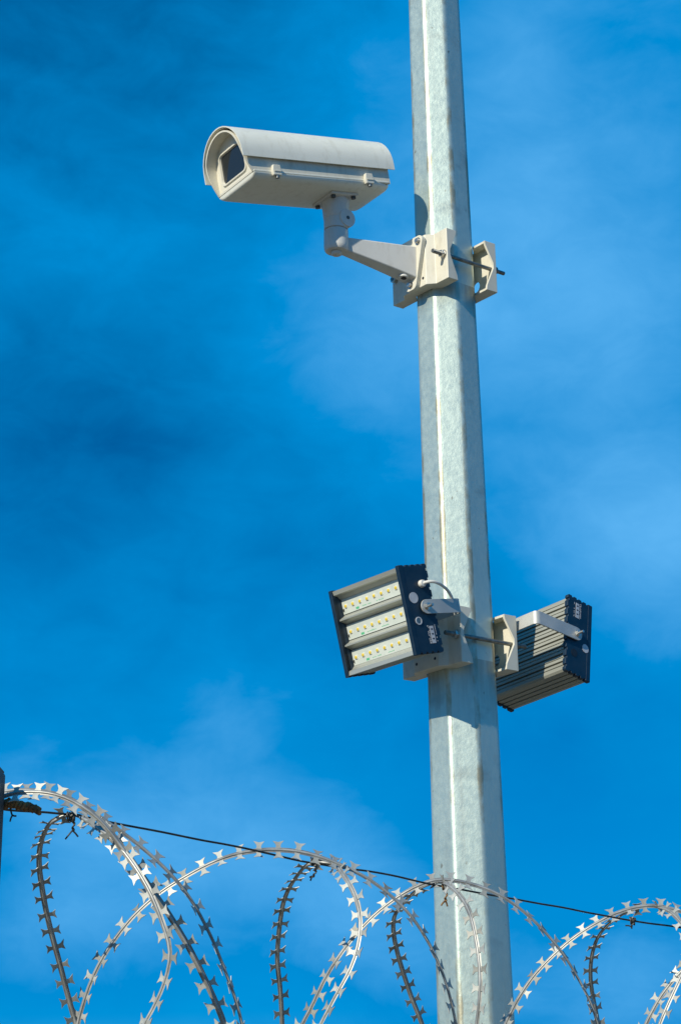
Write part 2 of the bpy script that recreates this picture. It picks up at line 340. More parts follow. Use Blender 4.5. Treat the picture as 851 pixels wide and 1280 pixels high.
# ------------------------------------------------------------------ clamps
def clamp(z, a, label, skew=0):
    """two hollow cast jaws drawn together by two threaded rods; a = half width of the pole there"""
    H, L = .118, .0927; h = H/2; d = a-.0625; cf = .0736+d; ct = .046+d*.6; bw, bc = .0386, .0157; tw = .006
    root = thing('pole_clamp', label, 'clamp', fmat(frame(48.4+skew), (0, 0, z)), None)
    for s, nm in ((1, 'front_jaw'), (-1, 'rear_jaw')):
        c0 = cf if s > 0 else .068+d; t0 = ct if s > 0 else .0373+d*.6
        mb = MB()
        if s > 0: prof = [(c0, -L), (c0, -bw-bc), (c0+bc, -bw), (c0+bc, bw), (c0, bw+bc), (c0, L), (c0-tw, L), (c0-tw, bw+bc-.004), (c0+bc-tw, bw-.004), (c0+bc-tw, -bw+.004), (c0-tw, -bw-bc+.004), (c0-tw, -L)]
        else: prof = [(c0, -L), (c0, L), (c0-tw, L), (c0-tw, -L)]
        mb.prism([(s*p, q) for p, q in prof], XYZ, -h, h)
        plate = mb.build(nm, 'cream', root, bevel=.0016)
        # top and bottom flanges with the seat for the octagonal pole, end webs with a notch
        e = .0008; sa = a+e; k = sa*math.tan(pi/8)
        w1 = k+(sa-t0)
        fl = [(c0-tw+.001, -L+.004), (t0, -L+.004), (t0, -w1), (sa, -k)] + ([(sa, k)] if True else []) + [(t0, w1), (t0, L-.004), (c0-tw+.001, L-.004), (c0-tw+.001, bw+bc-.0035), (c0+bc-tw+.001, bw-.0035), (c0+bc-tw+.001, -bw+.0035), (c0-tw+.001, -bw-bc+.0035)]
        if s < 0: fl = [(c0-tw+.001, -L+.004), (t0, -L+.004), (t0, -w1), (min(sa, c0-tw), -k-max(0, sa-(c0-tw))), (min(sa, c0-tw), k+max(0, sa-(c0-tw))), (t0, w1), (t0, L-.004), (c0-tw+.001, L-.004)]
        pieces = [fl] if (s > 0 or sa < c0-tw-.002) else [[(c0-tw+.001, sy*(L-.004)), (t0, sy*(L-.004)), (t0, sy*w1), (c0-tw+.001, sy*(k+max(0, sa-(c0-tw))))] for sy in (-1, 1)]
        for pc in pieces:
            for za, zb in ((h-.006, h-.0004), (-h+.0004, -h+.006)): MB().prism([(s*p, q) for p, q in pc], XYZ, za, zb).build('flange', 'cream', plate, bevel=.0008)
        for sy in (-1, 1):
            nc = c0-.009
            web = [(c0-.0006, h-.0006), (t0-.0008, h-.0006), (t0+.001, h-.010), (nc, .010), (nc, -.002), (t0+.001, -h+.012), (t0-.0008, -h+.0006), (c0-.0006, -h+.0006)]
            MB().prism([(s*p, q) for p, q in web], lambda p, q, t: (p, t, q), sy*(L-.005), sy*(L+.0004)).build('end_web', 'cream', plate, bevel=.0008)
        if s < 0: cut(plate, [MB().cyl((-c0-.02, .030, -.024), (-c0+.03, .030, -.024), .013, seg=20), MB().cyl((-c0-.02, -.030, -.024), (-c0+.03, -.030, -.024), .013, seg=20)])
        else:
            for sy in (-1, 1):
                for sz in (-.047, .047):
                    if sz < 0: MB().cyl((c0+bc-.001, sy*.029, sz+.006), (c0+bc+.0005, sy*.029, sz+.006), .0032, seg=12).build('screw_hole_shade', 'black', plate)  # black disc on the boss paints the dark of an uncut hole
    for sy in (-1, 1):
        y = sy*.0815
        r = MB().cyl((cf+(.032 if sy > 0 else .0105), y, 0), (-.100-d, y, 0), .0044, seg=14); 
        rod = r.build('threaded_rod', 'rod', root)
        th = MB()
        for i in range(16 if sy > 0 else 0):
            x = cf+.031-i*.0015; th.lathe([(.0044, 0), (.0049, .0004), (.0044, .0008)], (x-.0008, y, 0), (1, 0, 0), 12)
        if th.v: th.build('thread', 'rod', rod)
        MB().cyl((cf+.0002, y, 0), (cf+.0018, y, 0), .0098, seg=18).build('washer', 'nut', rod)
        MB().hexnut((cf+.0018, y, 0), (1, 0, 0), .0085, .0075).build('nut', 'nut', rod, bevel=.0006)
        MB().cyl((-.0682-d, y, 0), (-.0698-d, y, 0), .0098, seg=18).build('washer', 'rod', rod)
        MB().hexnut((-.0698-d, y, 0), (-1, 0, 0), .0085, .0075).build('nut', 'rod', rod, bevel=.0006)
    return root, cf+bc
ZU, ZL = 3.605, 2.7597
cu, bossU = clamp(ZU, polew(ZU)/2, 'cream cast clamp bolting the camera bracket to the pole')
cl, bossL = clamp(ZL, polew(ZL)/2, 'cream cast clamp bolting the two floodlights to the pole')

# ------------------------------------------------------------------ security camera housing
HL, HW = .3467, .1412
ax = frame(53.3, 9.9); c0 = frame(48)[0]
HO = c0*.345 + frame(48)[1]*-.048 + Vector((0, 0, 3.7285))
sc = thing('security_camera', 'cream box security camera in a hooded housing with curved sunshield', 'camera', fmat(ax, HO))
hw = HW/2
def arc(hwid, cz, zlow, n=18):
    """half-round section open at the bottom: from the left foot over the top to the right foot"""
    st_ = [zlow+(cz-zlow)*i/5 for i in range(5)] if cz-zlow > .02 else [zlow]
    p = [(-hwid, q) for q in st_]
    p += [(-hwid*cos(pi*i/n), cz+hwid*sin(pi*i/n)) for i in range(n+1)]
    return p + [(hwid, q) for q in reversed(st_)]
def sheet(prof_o, prof_i, xf, xr):
    """a bent sheet with thickness, front edge at xf(z), rear edge at xr(z)"""
    mb = MB(); n = len(prof_o); vs = []
    for pr in (prof_o, prof_i):
        for fx in (xf, xr):
            vs += [(fx(z), y, z) for y, z in pr]
    of, orr, inf, inr = 0, n, 2*n, 3*n; fs = []
    for i in range(n-1):
        fs += [(of+i, of+i+1, orr+i+1, orr+i), (inf+i, inr+i, inr+i+1, inf+i+1), (of+i, inf+i, inf+i+1, of+i+1), (orr+i, orr+i+1, inr+i+1, inr+i)]
    for i in (0, n-1): fs.append((of+i, orr+i, inr+i, inf+i))
    return mb.add(vs, fs)
vis = lambda z: HL/2 + .003 + .024*(1-(1-min(max(z, 0)/.075, 1))**1.8)
body = sheet(arc(hw, .044, .0005), arc(hw-.0035, .044, .0005), vis, lambda z: -HL/2).build('housing', 'cream', sc, smooth=40)
# rear wall of the housing
rp = arc(hw-.003, .044, .001); MB().prism(rp, lambda p, q, t: (t, p, q), -HL/2+.0004, -HL/2+.005).build('rear_wall', 'cream', body, smooth=30)
# lower tray: rounded along the bottom edges, chamfered at the back
def tray_section(k):
    w = hw*k; return [(-w-.001, 0), (-w-.001, -.003), (-w+.003, -.0075), (-w+.009, -.011), (-w+.018, -.0125), (w-.018, -.0125), (w-.009, -.011), (w-.003, -.0075), (w+.001, -.003), (w+.001, 0)]
mb = MB(); st = [(HL/2+.0015, 1, .35), (HL/2+.0005, 1, .72), (HL/2-.003, 1, .92), (HL/2-.009, 1, 1), (-HL/2+.030, 1, 1), (-HL/2+.010, .93, 1), (-HL/2, .86, .62)]
vs = []; 
for x, k, hz in st: vs += [(x, y, z*hz) for y, z in tray_section(k)]
n = 10; fs = [(k*n+i, k*n+(i+1) % n, (k+1)*n+(i+1) % n, (k+1)*n+i) for k in range(len(st)-1) for i in range(n)] + [tuple(range(n-1, -1, -1)), tuple(range((len(st)-1)*n, len(st)*n))]
mb.add(vs, fs); tray = mb.build('lower_tray', 'shield', sc, smooth=50)
# seam lip
lip = MB()
for s in (-1, 1): lip.box(-HL/2+.004, HL/2+.001, s*(hw+.0012), s*(hw-.002), .0012, .0048)
lip.build('seam_lip', 'shield', tray, bevel=.0008)
# front panel with the window recessed in it
def loop_at(ang, prof):
    """distance from the centre to a closed outline in a direction"""
    cy, cz = 0, .046; dx, dz = cos(ang), sin(ang); best = None; n = len(prof)
    for i in range(n):
        (ay, az), (by, bz) = prof[i], prof[(i+1) % n]
        ex, ez = by-ay, bz-az; den = dx*ez-dz*ex
        if abs(den) < 1e-12: continue
        t = ((ay-cy)*ez-(az-cz)*ex)/den; s = ((ay-cy)*dz-(az-cz)*dx)/den
        if t > 0 and -1e-6 <= s <= 1+1e-6 and (best is None or t > best): best = t
    return (cy+dx*best, cz+dz*best)
def rrect(y0, y1, z0, z1, r, n=5):
    out = []
    for (cy, cz, a0) in ((y1-r, z1-r, 0), (y0+r, z1-r, 90), (y0+r, z0+r, 180), (y1-r, z0+r, 270)):
        out += [(cy+r*cos(radians(a0+90*i/n)), cz+r*sin(radians(a0+90*i/n))) for i in range(n+1)]
    return out
NA = 96; angs = [2*pi*i/NA+.01 for i in range(NA)]
outer = [loop_at(a, arc(hw-.0034, .044, .0)) for a in angs]
win = rrect(-.045, .045, .018, .080, .010); wl_ = [loop_at(a, win) for a in angs]
wout = [loop_at(a, rrect(-.051, .051, .012, .086, .013)) for a in angs]
mb = MB(); X0 = HL/2+.001
lay = [(X0, outer), (X0, wout), (X0+.003, [loop_at(a, rrect(-.0495, .0495, .0135, .0845, .012)) for a in angs]), (X0+.003, [loop_at(a, rrect(-.0465, .0465, .0165, .0815, .0105)) for a in angs]), (X0-.002, wl_)]
for x, lp in lay: mb.v += [Vector((x, y, z)) for y, z in lp]
mb.f += [(k*NA+i, k*NA+(i+1) % NA, (k+1)*NA+(i+1) % NA, (k+1)*NA+i) for k in range(len(lay)-1) for i in range(NA)]
fp = mb.build('front_panel', 'cream', sc, smooth=30)
MB().prism(rrect(-.0455, .0455, .0175, .0805, .010), lambda p, q, t: (t, p, q), X0-.0035, X0-.0015).build('window', 'glass', fp, smooth=0)
# chin sill under the window
MB().prism([(HL/2-.007, .0004), (HL/2+.0025, .0004), (HL/2+.0030, .006), (HL/2-.007, .0105)], lambda p, q, t: (p, t, q), -hw+.004, hw-.004).build('sill', 'cream', fp, bevel=.001)
# the sunshield
shf = lambda z: HL/2+.026+.004*max(0, (z-.04))/.08
shr = lambda z: -HL/2-.013
sunshield = sheet(arc(.0785, .0445, .031), arc(.0762, .0445, .031), shf, shr).build('sunshield', 'shield', sc, smooth=40)
for x in (-.11, .10):
    MB().cyl((x, 0, .113), (x, 0, .122), .006, seg=12).build('spacer', 'shield', sunshield)
    for s in (-1, 1): MB().cyl((x, s*.069, .040), (x, s*.0775, .040), .004, seg=10).build('spacer', 'bolt', sunshield)
# two latches on the side
for s in (1,):
    for x in (HL/2-.052, HL/2-.287):
        la = MB().prism([(x-.010, -.0075), (x+.010, -.0075), (x+.0115, .001), (x+.009, .016), (x-.009, .016), (x-.0115, .001)], lambda p, q, t: (p, t, q), s*(hw+.0002), s*(hw+.0095)).build('latch', 'cream', sc, bevel=.0018)
        MB().cyl((x, s*(hw+.005), -.0075), (x, s*(hw+.005), -.013), .0045, seg=12).build('screw', 'rod', la)
        MB().box(x-.0085, x+.0085, s*(hw+.0094), s*(hw+.0108), .0005, .0025).build('latch_rib', 'cream', la)
# mounting plate below
PX = -.072
pl = MB().box(PX-.034, PX+.034, -.040, .040, -.0185, -.0127).build('mounting_plate', 'arm', sc, bevel=.0012)
for sx in (-1, 1):
    for sy in (-1, 1): MB().cyl((PX+sx*.026, sy*.031, -.0185), (PX+sx*.026, sy*.031, -.024), .0052, seg=14).build('bolt', 'bolt', pl)

# ------------------------------------------------------------------ camera bracket: arm and swivel
ct = frame(48.4); cb = thing('camera_bracket', 'tapered cream wall arm with round swivel joint under the security camera', 'bracket', fmat(ct, (0, 0, ZU)))
Minv = fmat(ct, (0, 0, ZU)).inverted()
swl = Minv @ (fmat(ax, HO) @ Vector((PX, 0, -.0187)))          # where the swivel meets the plate, in the bracket's frame
upl = (Minv.to_3x3() @ ax[2]).normalized()
sx_, sy_ = swl.x, swl.y
zt = .013                                                     # arm's axis at its tip, near the clamp's mid height
cup_b, cup_t = zt-.010, zt+.032
# base plate, wide at the top with two bolts, narrow at the bottom with one
bp = []
for (y, z, r, a0, a1) in ((.030, .044, .013, -15, 90), (-.030, .044, .013, 90, 195), (-.006, -.050, .013, 195, 270), (.006, -.050, .013, 270, 345)):
    bp += [(y+r*cos(radians(a0+(a1-a0)*i/5)), z+r*sin(radians(a0+(a1-a0)*i/5))) for i in range(6)]
XB = bossU+.0004
base = MB().prism(bp, lambda p, q, t: (t, p, q), XB, XB+.011).build('base_plate', 'cream', cb, bevel=.0015)
for y, z in ((.030, .043), (-.030, .043), (0, -.050)):
    MB().cyl((XB+.011, y, z), (XB+.0125, y, z), .0085, seg=18).lathe([(.0058, 0), (.0058, .004), (.0045, .0055)], (XB+.0125, y, z), (1, 0, 0), 14).build('screw', 'nut', base)
# arm: tapered, U-shaped below
secs = []
for k in range(9):
    t = k/8; x = XB+.009+(sx_-XB-.009)*t; yc = sy_*t
    wt = .024+(.0165-.024)*t; wb = .021+(.013-.021)*t; ztop = .034+(zt+.016-.034)*t - .0; zb = -.040+(zt-.010+.040)*t**.9
    secs.append([(x, yc-wt, ztop), (x, yc+wt, ztop), (x, yc+wb, zb), (x, yc-wb, zb)])
mb = MB(); mb.v = [Vector(p) for s in secs for p in s]
mb.f = [(k*4+i, k*4+(i+1) % 4, k*4+4+(i+1) % 4, k*4+4+i) for k in range(8) for i in range(4)] + [(3, 2, 1, 0), (32, 33, 34, 35)]
armo = mb.build('arm', 'arm', cb, bevel=.0035, seg=3)
xh = XB+.030; zh = -.040+(zt-.010+.040)*((.030-.009)/(sx_-XB-.009))**.9
MB().lathe([(.0095, .0), (.0105, .004), (.0105, .0075), (.006, .0078)], (xh, 0.001, zh+.003), (.14, 0, -1), 18).build('cable_entry', 'arm', armo)
MB().cyl((xh+.0009, .001, zh-.004), (xh+.0012, .001, zh-.0052), .0066, seg=16).build('cable_hole_shade', 'black', armo)  # black disc gives the shaded inside of the entry by colour
# cup at the tip, knuckle and upper socket
cup = MB().lathe([(.0235, cup_b-.004), (.0262, cup_b), (.0268, cup_b+.006), (.0262, cup_t), (.0252, cup_t+.0012)], (sx_, sy_, 0), (0, 0, 1), 32).build('pan_cup', 'arm', cb, smooth=40)
MB().lathe([(.0105, 0), (.0118, -.003), (.0118, -.006), (.0095, -.0085)], (sx_, sy_, cup_b-.004), (0, 0, 1), 20).cyl((sx_, sy_, cup_b-.0124), (sx_, sy_, cup_b-.0135), .0045, seg=12).build('pan_screw', 'arm', cup)
top = Vector(swl); kz = cup_t+.024
MB().lathe([(.0225, cup_t+.0008), (.0225, cup_t+.0032), (.0258, cup_t+.0040), (.0258, kz-.002), (.0250, kz+.008), (.018, kz+.018)], (sx_, sy_, 0), (0, 0, 1), 32).build('lower_knuckle', 'arm', cb, smooth=40)
kc = Vector((sx_, sy_, kz)); ln = (top-kc).length
MB().lathe([(.0225, .0), (.0265, .006), (.0275, .016), (.0292, ln-.010), (.0305, ln-.0003)], kc, (top-kc).normalized(), 32).build('upper_socket', 'arm', cb, smooth=40)
kn = MB().lathe([(.0195, -.0285), (.0205, -.026), (.0205, .026), (.0195, .0285)], kc+Vector((-.011, 0, .002)), (0, 1, 0), 30).build('tilt_disc', 'arm', cb, smooth=40)
for s in (-1, 1): MB().lathe([(.004, 0), (.004, s*.0012), (.003, s*.002)], kc+Vector((-.011, s*.0284, .002)), (0, 1, 0), 12).build('tilt_screw', 'bolt', kn)

# ------------------------------------------------------------------ floodlights
FW, FH, FD = .227, .179, .0705
def floodlight(label, axes, o, pole_dir_world, boss, near, extras, sgn):
    """X out of the light's front, Y along its width, Z up; origin at the middle of the front"""
    mtx = fmat(axes, o); root = thing('floodlight', label, 'floodlight', mtx, 'floodlights on the pole'); inv = mtx.inverted()
    hy, hz = FW/2, FH/2; ce = .009                                  # ce: end cap thickness
    # extruded heat sink: fins on the back, grooves on top and bottom
    prof = [(-.004, hz-.002), (-.004, hz-.009), (-.022, hz-.010), (-.022, -hz+.010), (-.004, -hz+.009), (-.004, -hz+.002)]
    x = -.008
    prof += [(-.010, -hz+.002)]
    for xx in (-.020, -.034, -.048): prof += [(xx+.003, -hz+.002), (xx+.003, -hz+.008), (xx-.001, -hz+.008), (xx-.001, -hz+.002)]
    xb = -FD+.004; prof += [(xb+.004, -hz+.002), (xb, -hz+.006)]
    nf = 9; zz0, zz1 = -hz+.006, hz-.006; pitch = (zz1-zz0)/nf
    for i in range(nf):
        z = zz0+pitch*(i+1)
        zm = z-pitch/2; prof += [(xb, zm-.0011), (xb+.0022, zm-.0007), (xb+.0022, zm+.0007), (xb, zm+.0011)]
        if i < nf-1: prof += [(xb, z-.0027), (xb+.022, z-.0021), (xb+.022, z+.0013), (xb, z+.0019)]
    prof += [(xb, hz-.006), (xb+.004, hz-.002)]
    for xx in (-.048, -.034, -.020): prof += [(xx-.001, hz-.002), (xx-.001, hz-.008), (xx+.003, hz-.008), (xx+.003, hz-.002)]
    hs = MB().prism(prof, lambda p, q, t: (p, t, q), -hy+ce-.001, hy-ce+.001).build('heat_sink', 'fin', root, smooth=0)
    # bright front rails and reflector ridges
    for s in (-1, 1):
        MB().prism([(.0, s*(hz-.0015)), (-.0065, s*(hz-.0012)), (-.0065, s*(hz-.012)), (-.002, s*(hz-.010))], lambda p, q, t: (p, t, q), -hy+ce, hy-ce).build('front_rail', 'alu', hs, smooth=0)
        MB().prism([(-.0065, s*(hz-.009)), (-.021, s*(hz-.0225)), (-.0215, s*(hz-.010))], lambda p, q, t: (p, t, q), -hy+ce, hy-ce).build('reflector', 'alu', hs, smooth=0)
    rowp = (FH-.018)/3
    for k in (-.5, .5):
        zc = k*2*rowp/2*1.0
        MB().prism([(-.0045, zc-.0015), (-.0045, zc+.0015), (-.0165, zc+.0070), (-.0214, zc+.0118), (-.0214, zc-.0118), (-.0165, zc-.0070)], lambda p, q, t: (p, t, q), -hy+ce, hy-ce).build('reflector', 'alu', hs, smooth=0)
    # three circuit boards, each with a row of LEDs
    for k in (-1, 0, 1):
        zc = k*rowp; bw_ = .0155
        bd = MB().box(-.0195, -.0178, -hy+ce+.001, hy-ce-.001, zc-bw_, zc+bw_).build('led_board', 'pcb', hs, smooth=0)
        nl = 9; lens = []
        for i in range(nl):
            y = -hy+ce+.013+(FW-2*ce-.022)*i/(nl-1)
            me_o = MB().prism(rrect(y-.0038, y+.0038, zc-.0038, zc+.0038, .001, 2), lambda p, q, t: (t, p, q), -.0178, -.0164).build('led', 'ledbase', bd, smooth=0)
            lens.append((y, zc))
        lm = MB()
        for y, z_ in lens: lm.lathe([(.0036, 0), (.0034, .0008), (.0018, .0016)], (-.0164, y, z_), (1, 0, 0), 10)
        lo = lm.build('led_lenses', 'led', bd); lo['kind'] = 'stuff'
        pr = MB()
        yy = -hy+.052
        for wq, hq in ((.010, .0035),): pr.box(-.0178, -.0176, yy, yy+wq, zc-.0135, zc-.0135+hq+.001)
        for j in range(16):
            yq = -hy+.072+j*.0033+(.018 if j > 8 else 0)
            if random.random() < .85: pr.box(-.0178, -.0176, yq, yq+.0021, zc-.0118, zc-.0118+random.choice((.0012, .0018)))
        pr.build('board_print', 'green', bd, smooth=0)['kind'] = 'stuff'
        MB().box(-.0178, -.0160, -hy+ce+.0035, -hy+ce+.0055, zc-.010, zc-.004).build('connector', 'bolt', bd, smooth=0)
    # end caps: notched along the back, top and bottom like the fins behind them
    def cap_prof():
        X1, X0_, Z = .0015, -FD-.001, hz+.001
        p = [(X1, -Z+.003), (X1-.002, -Z)]
        for i in range(4):
            a = -.010-.0145*i; p += [(a, -Z), (a-.0008, -Z+.0032), (a-.0052, -Z+.0032), (a-.006, -Z)]
        p += [(X0_+.003, -Z), (X0_, -Z+.003)]
        nn = 9
        for i in range(nn):
            z = -Z+.012+(2*Z-.024)*i/(nn-1); p += [(X0_, z-.0030), (X0_+.0034, z-.0022), (X0_+.0034, z+.0022), (X0_, z+.0030)]
        p += [(X0_, Z-.003), (X0_+.003, Z)]
        for i in range(3, -1, -1):
            a = -.010-.0145*i; p += [(a-.006, Z), (a-.0052, Z-.0032), (a-.0008, Z-.0032), (a, Z)]
        return p + [(X1-.002, Z), (X1, Z-.003)]
    caps = {}
    for s in (-1, 1):
        caps[s] = MB().prism(cap_prof(), lambda p, q, t: (p, t, q), s*(hy-ce), s*hy).build('end_cap', 'navy', root, smooth=0, bevel=.0007)
        # raised front lip of the cap
        MB().box(-.009, .0032, s*(hy-ce), s*(hy+.0006), -hz-.0015, hz+.0015).build('cap_lip', 'navy', caps[s], bevel=.0012)
    cap = caps[near]; Y = near*hy
    def U(u, v): return (-u*FD, hz-v*FH)                          # u: front to back, v: top to bottom
    def disc(name, u, v, r, th, m, inner=None):
        px, pz = U(u, v); mb = MB()
        if inner: mb.lathe([(inner, near*.0002), (r, near*.0002), (r, near*th), (inner, near*th)], (px, Y, pz), (0, 1, 0), 24); mb.f = mb.f[:-2]; mb.f += [(i, (i+1) % 24, 72+(i+1) % 24, 72+i) for i in range(24)]
        else: mb.lathe([(r, near*.0002), (r, near*th)], (px, Y, pz), (0, 1, 0), 24)
        return mb.build(name, m, cap)
    for e in extras:
        if e[0] == 'sticker': disc('sticker', e[1], e[2], e[3], .0008, 'white')
        elif e[0] == 'ring': disc('vent_plug', e[1], e[2], e[3], .0016, 'white', e[3]*.72); disc('vent_core', e[1], e[2], e[3]*.7, .001, 'rod')
        elif e[0] == 'hole': disc('cable_hole_shade', e[1], e[2], e[3], .0006, 'black')  # flat black disc, the hole's inner shade put in as colour
        elif e[0] == 'label':
            px, pz = U(e[1], e[2]); lw, lh = .0062, .0175
            lab = MB().box(px-lw, px+lw*.6, Y+near*.0002, Y+near*.0007, pz-lh, pz+lh).build('label', 'white', cap, smooth=0)
            pr = MB()
            for j in range(3):
                zq = pz+lh*(.62-.55*j); pr.box(px-lw*.55, px-.0005, Y+near*.0007, Y+near*.0009, zq-.0016, zq+.0016); pr.box(px+.0002, px+lw*.25, Y+near*.0007, Y+near*.0009, zq-.0007, zq+.0013)
            pr.build('label_print', 'black', lab, smooth=0)
            pw = MB()
            for col in (-lw-.0055, lw*.6+.0015, lw*.6+.0042):
                z = pz-lh
                while z < pz+lh:
                    hq = random.uniform(.0012, .0032)
                    if random.random() < .8: pw.box(px+col, px+col+random.uniform(.0012, .0022), Y+near*.0002, Y+near*.0005, z, z+hq)
                    z += hq+.0011
            pw.build('label_text', 'white', lab, smooth=0)
        elif e[0] == 'gland':
            px, pz = U(e[1], e[2])
            MB().lathe([(.0078, near*.0002), (.0078, near*.004), (.0066, near*.0085), (.0045, near*.009)], (px, Y, pz), (0, 1, 0), 18).build('cable_gland', 'cable', cap)
            p0 = Vector((px, Y+near*.006, pz))
            pts = [p0, p0+Vector((-.006, near*.012, 0)), p0+Vector((-.020, near*.016, -.003)), p0+Vector((-.040, near*.013, -.012)), p0+Vector((-.060, near*.004, -.024)), p0+Vector((-.072, -near*.004, -.040)), p0+Vector((-.074, -near*.016, -.050))]
            sm = []
            for i in range(len(pts)-1):
                a, b, c, d = pts[max(i-1, 0)], pts[i], pts[i+1], pts[min(i+2, len(pts)-1)]
                for j in range(5):
                    t = j/5; sm.append(.5*((2*b)+(c-a)*t+(2*a-5*b+4*c-d)*t*t+(3*b-a-3*c+d)*t**3))
            MB().tube(sm+[pts[-1]], .0032, 10).build('cable', 'cable', cap)
    # yoke: a flat strap bent in a U round the lamp, bolted to the clamp
    pu, pv = .653, .487
    ppx, ppz = U(pu, pv)
    cc = frame(48.4)[0]*sgn
    yo = []
    strap = MB(); th = .003; sw = .0145
    # back of the yoke in the lamp's frame: where the boss of the clamp is
    bc_w = cc*(boss+.0045) + Vector((0, 0, (mtx @ Vector((ppx, 0, ppz))).z + .016))
    bl = inv @ bc_w; dxy = Vector((bl.x-ppx, 0, bl.z-ppz)); ln = dxy.length; dx = dxy.normalized(); dz = Vector((-dx.z, 0, dx.x))
    if dz.z < 0: dz = -dz
    A = hy+.0052; rb = .010
    path = [(0, A)] + [(ln-rb+rb*sin(radians(a)), A-rb+rb*cos(radians(a))) for a in range(0, 91, 15)]
    path = [(q, y) for q, y in path] + [(q, -y) for q, y in reversed(path)]
    n = len(path); pv3 = Vector((ppx, 0, ppz))
    def off(i):
        a = Vector(path[max(i-1, 0)]); b = Vector(path[min(i+1, n-1)]); t = (b-a).normalized(); return Vector((t.y, -t.x))
    vs = []
    for i, (q, y) in enumerate(path):
        o2 = off(i)
        for oo in (-th/2, th/2):
            for w_ in (-sw, sw):
                vs.append(pv3+dx*(q+o2.x*oo)+Vector((0, y+o2.y*oo, 0))+dz*w_)
    fs = []
    for i in range(n-1):
        a, b = i*4, i*4+4
        fs += [(a, b, b+1, a+1), (a+2, a+3, b+3, b+2), (a, a+2, b+2, b), (a+1, b+1, b+3, a+3)]
    fs += [(0, 1, 3, 2), (n*4-4, n*4-2, n*4-1, n*4-3)]
    strap.add(vs, fs)
    for s in (-1, 1):                                            # rounded strap ends
        half = [(-sw*sin(radians(a)), sw*cos(radians(a))) for a in range(0, 181, 12)]
        strap.prism(half, lambda p, q, t: pv3+dx*p+dz*q+Vector((0, t, 0)), s*(A-th/2), s*(A+th/2))
    yk = strap.build('yoke', 'strap', root, smooth=30, bevel=.0004)
    for s in (-1, 1):
        p = pv3+Vector((0, s*(A+th/2), 0))
        b = MB().lathe([(.0078, 0), (.0078, s*.0012)], p, (0, 1, 0), 18).hexnut(p+Vector((0, s*.0012, 0)), (0, s, 0), .0068, .005).cyl(p+Vector((0, s*.006, 0)), p+Vector((0, s*.017, 0)), .0029, seg=12)
        b.build('pivot_bolt', 'nut', yk)
        MB().cyl(pv3+Vector((0, s*(hy-.002), 0)), pv3+Vector((0, s*(A-th/2), 0)), .0075, seg=14).build('pivot_spacer', 'bolt', yk)
    MB().cyl(inv @ (bc_w+cc*.0012), inv @ (bc_w-cc*.012), .010, seg=16).hexnut(inv @ (bc_w+cc*.0012), (inv.to_3x3() @ cc), .009, .005).build('yoke_bolt', 'nut', yk)
    return root
c48 = frame(48)
floodlight('floodlight showing its three rows of yellow LEDs, with a white cable', frame(48.9, 12.7), c48[0]*.235+Vector((0, 0, 2.780)), None, bossL, 1,
           [('gland', .68, .223), ('sticker', .296, .37, .0112), ('ring', .305, .633, .0082), ('label', .70, .80)], 1)
floodlight('floodlight turned away, showing its ribbed aluminium back fins', frame(45.5+180, 13.8, -6.0), -c48[0]*.245+c48[1]*.013+Vector((0, 0, 2.7665)), None, .068+polew(ZL)/2-.0625, -1,
           [('label', .58, .16), ('sticker', .20, .60, .0098), ('hole', .66, .73, .0090)], -1)

# ------------------------------------------------------------------ razor wire coil on the fence top
def wdepth(px): return 3.12+(px-160)/691*.78                     # the fence runs away to the right
RC = .32                                                       # radius of the coil's loops
def wire_pt(px, dy=0):
    return at_depth(px, 1032+(px-160)*(1160-1032)/691.0+dy, wdepth(px))
rw = thing('razor_wire', 'silver coil of razor wire with butterfly barbs looping along the fence top', 'razor wire', Matrix.Translation((0, 0, 0)))
def catmull(P, step):
    out = []
    for i in range(len(P)-1):
        a, b, c, d = P[max(i-1, 0)], P[i], P[i+1], P[min(i+2, len(P)-1)]
        k = max(2, int((c-b).length/step))
        for j in range(k):
            t = j/k; out.append(.5*((2*b)+(c-a)*t+(2*a-5*b+4*c-d)*t*t+(3*b-a-3*c+d)*t**3))
    return out+[P[-1]]
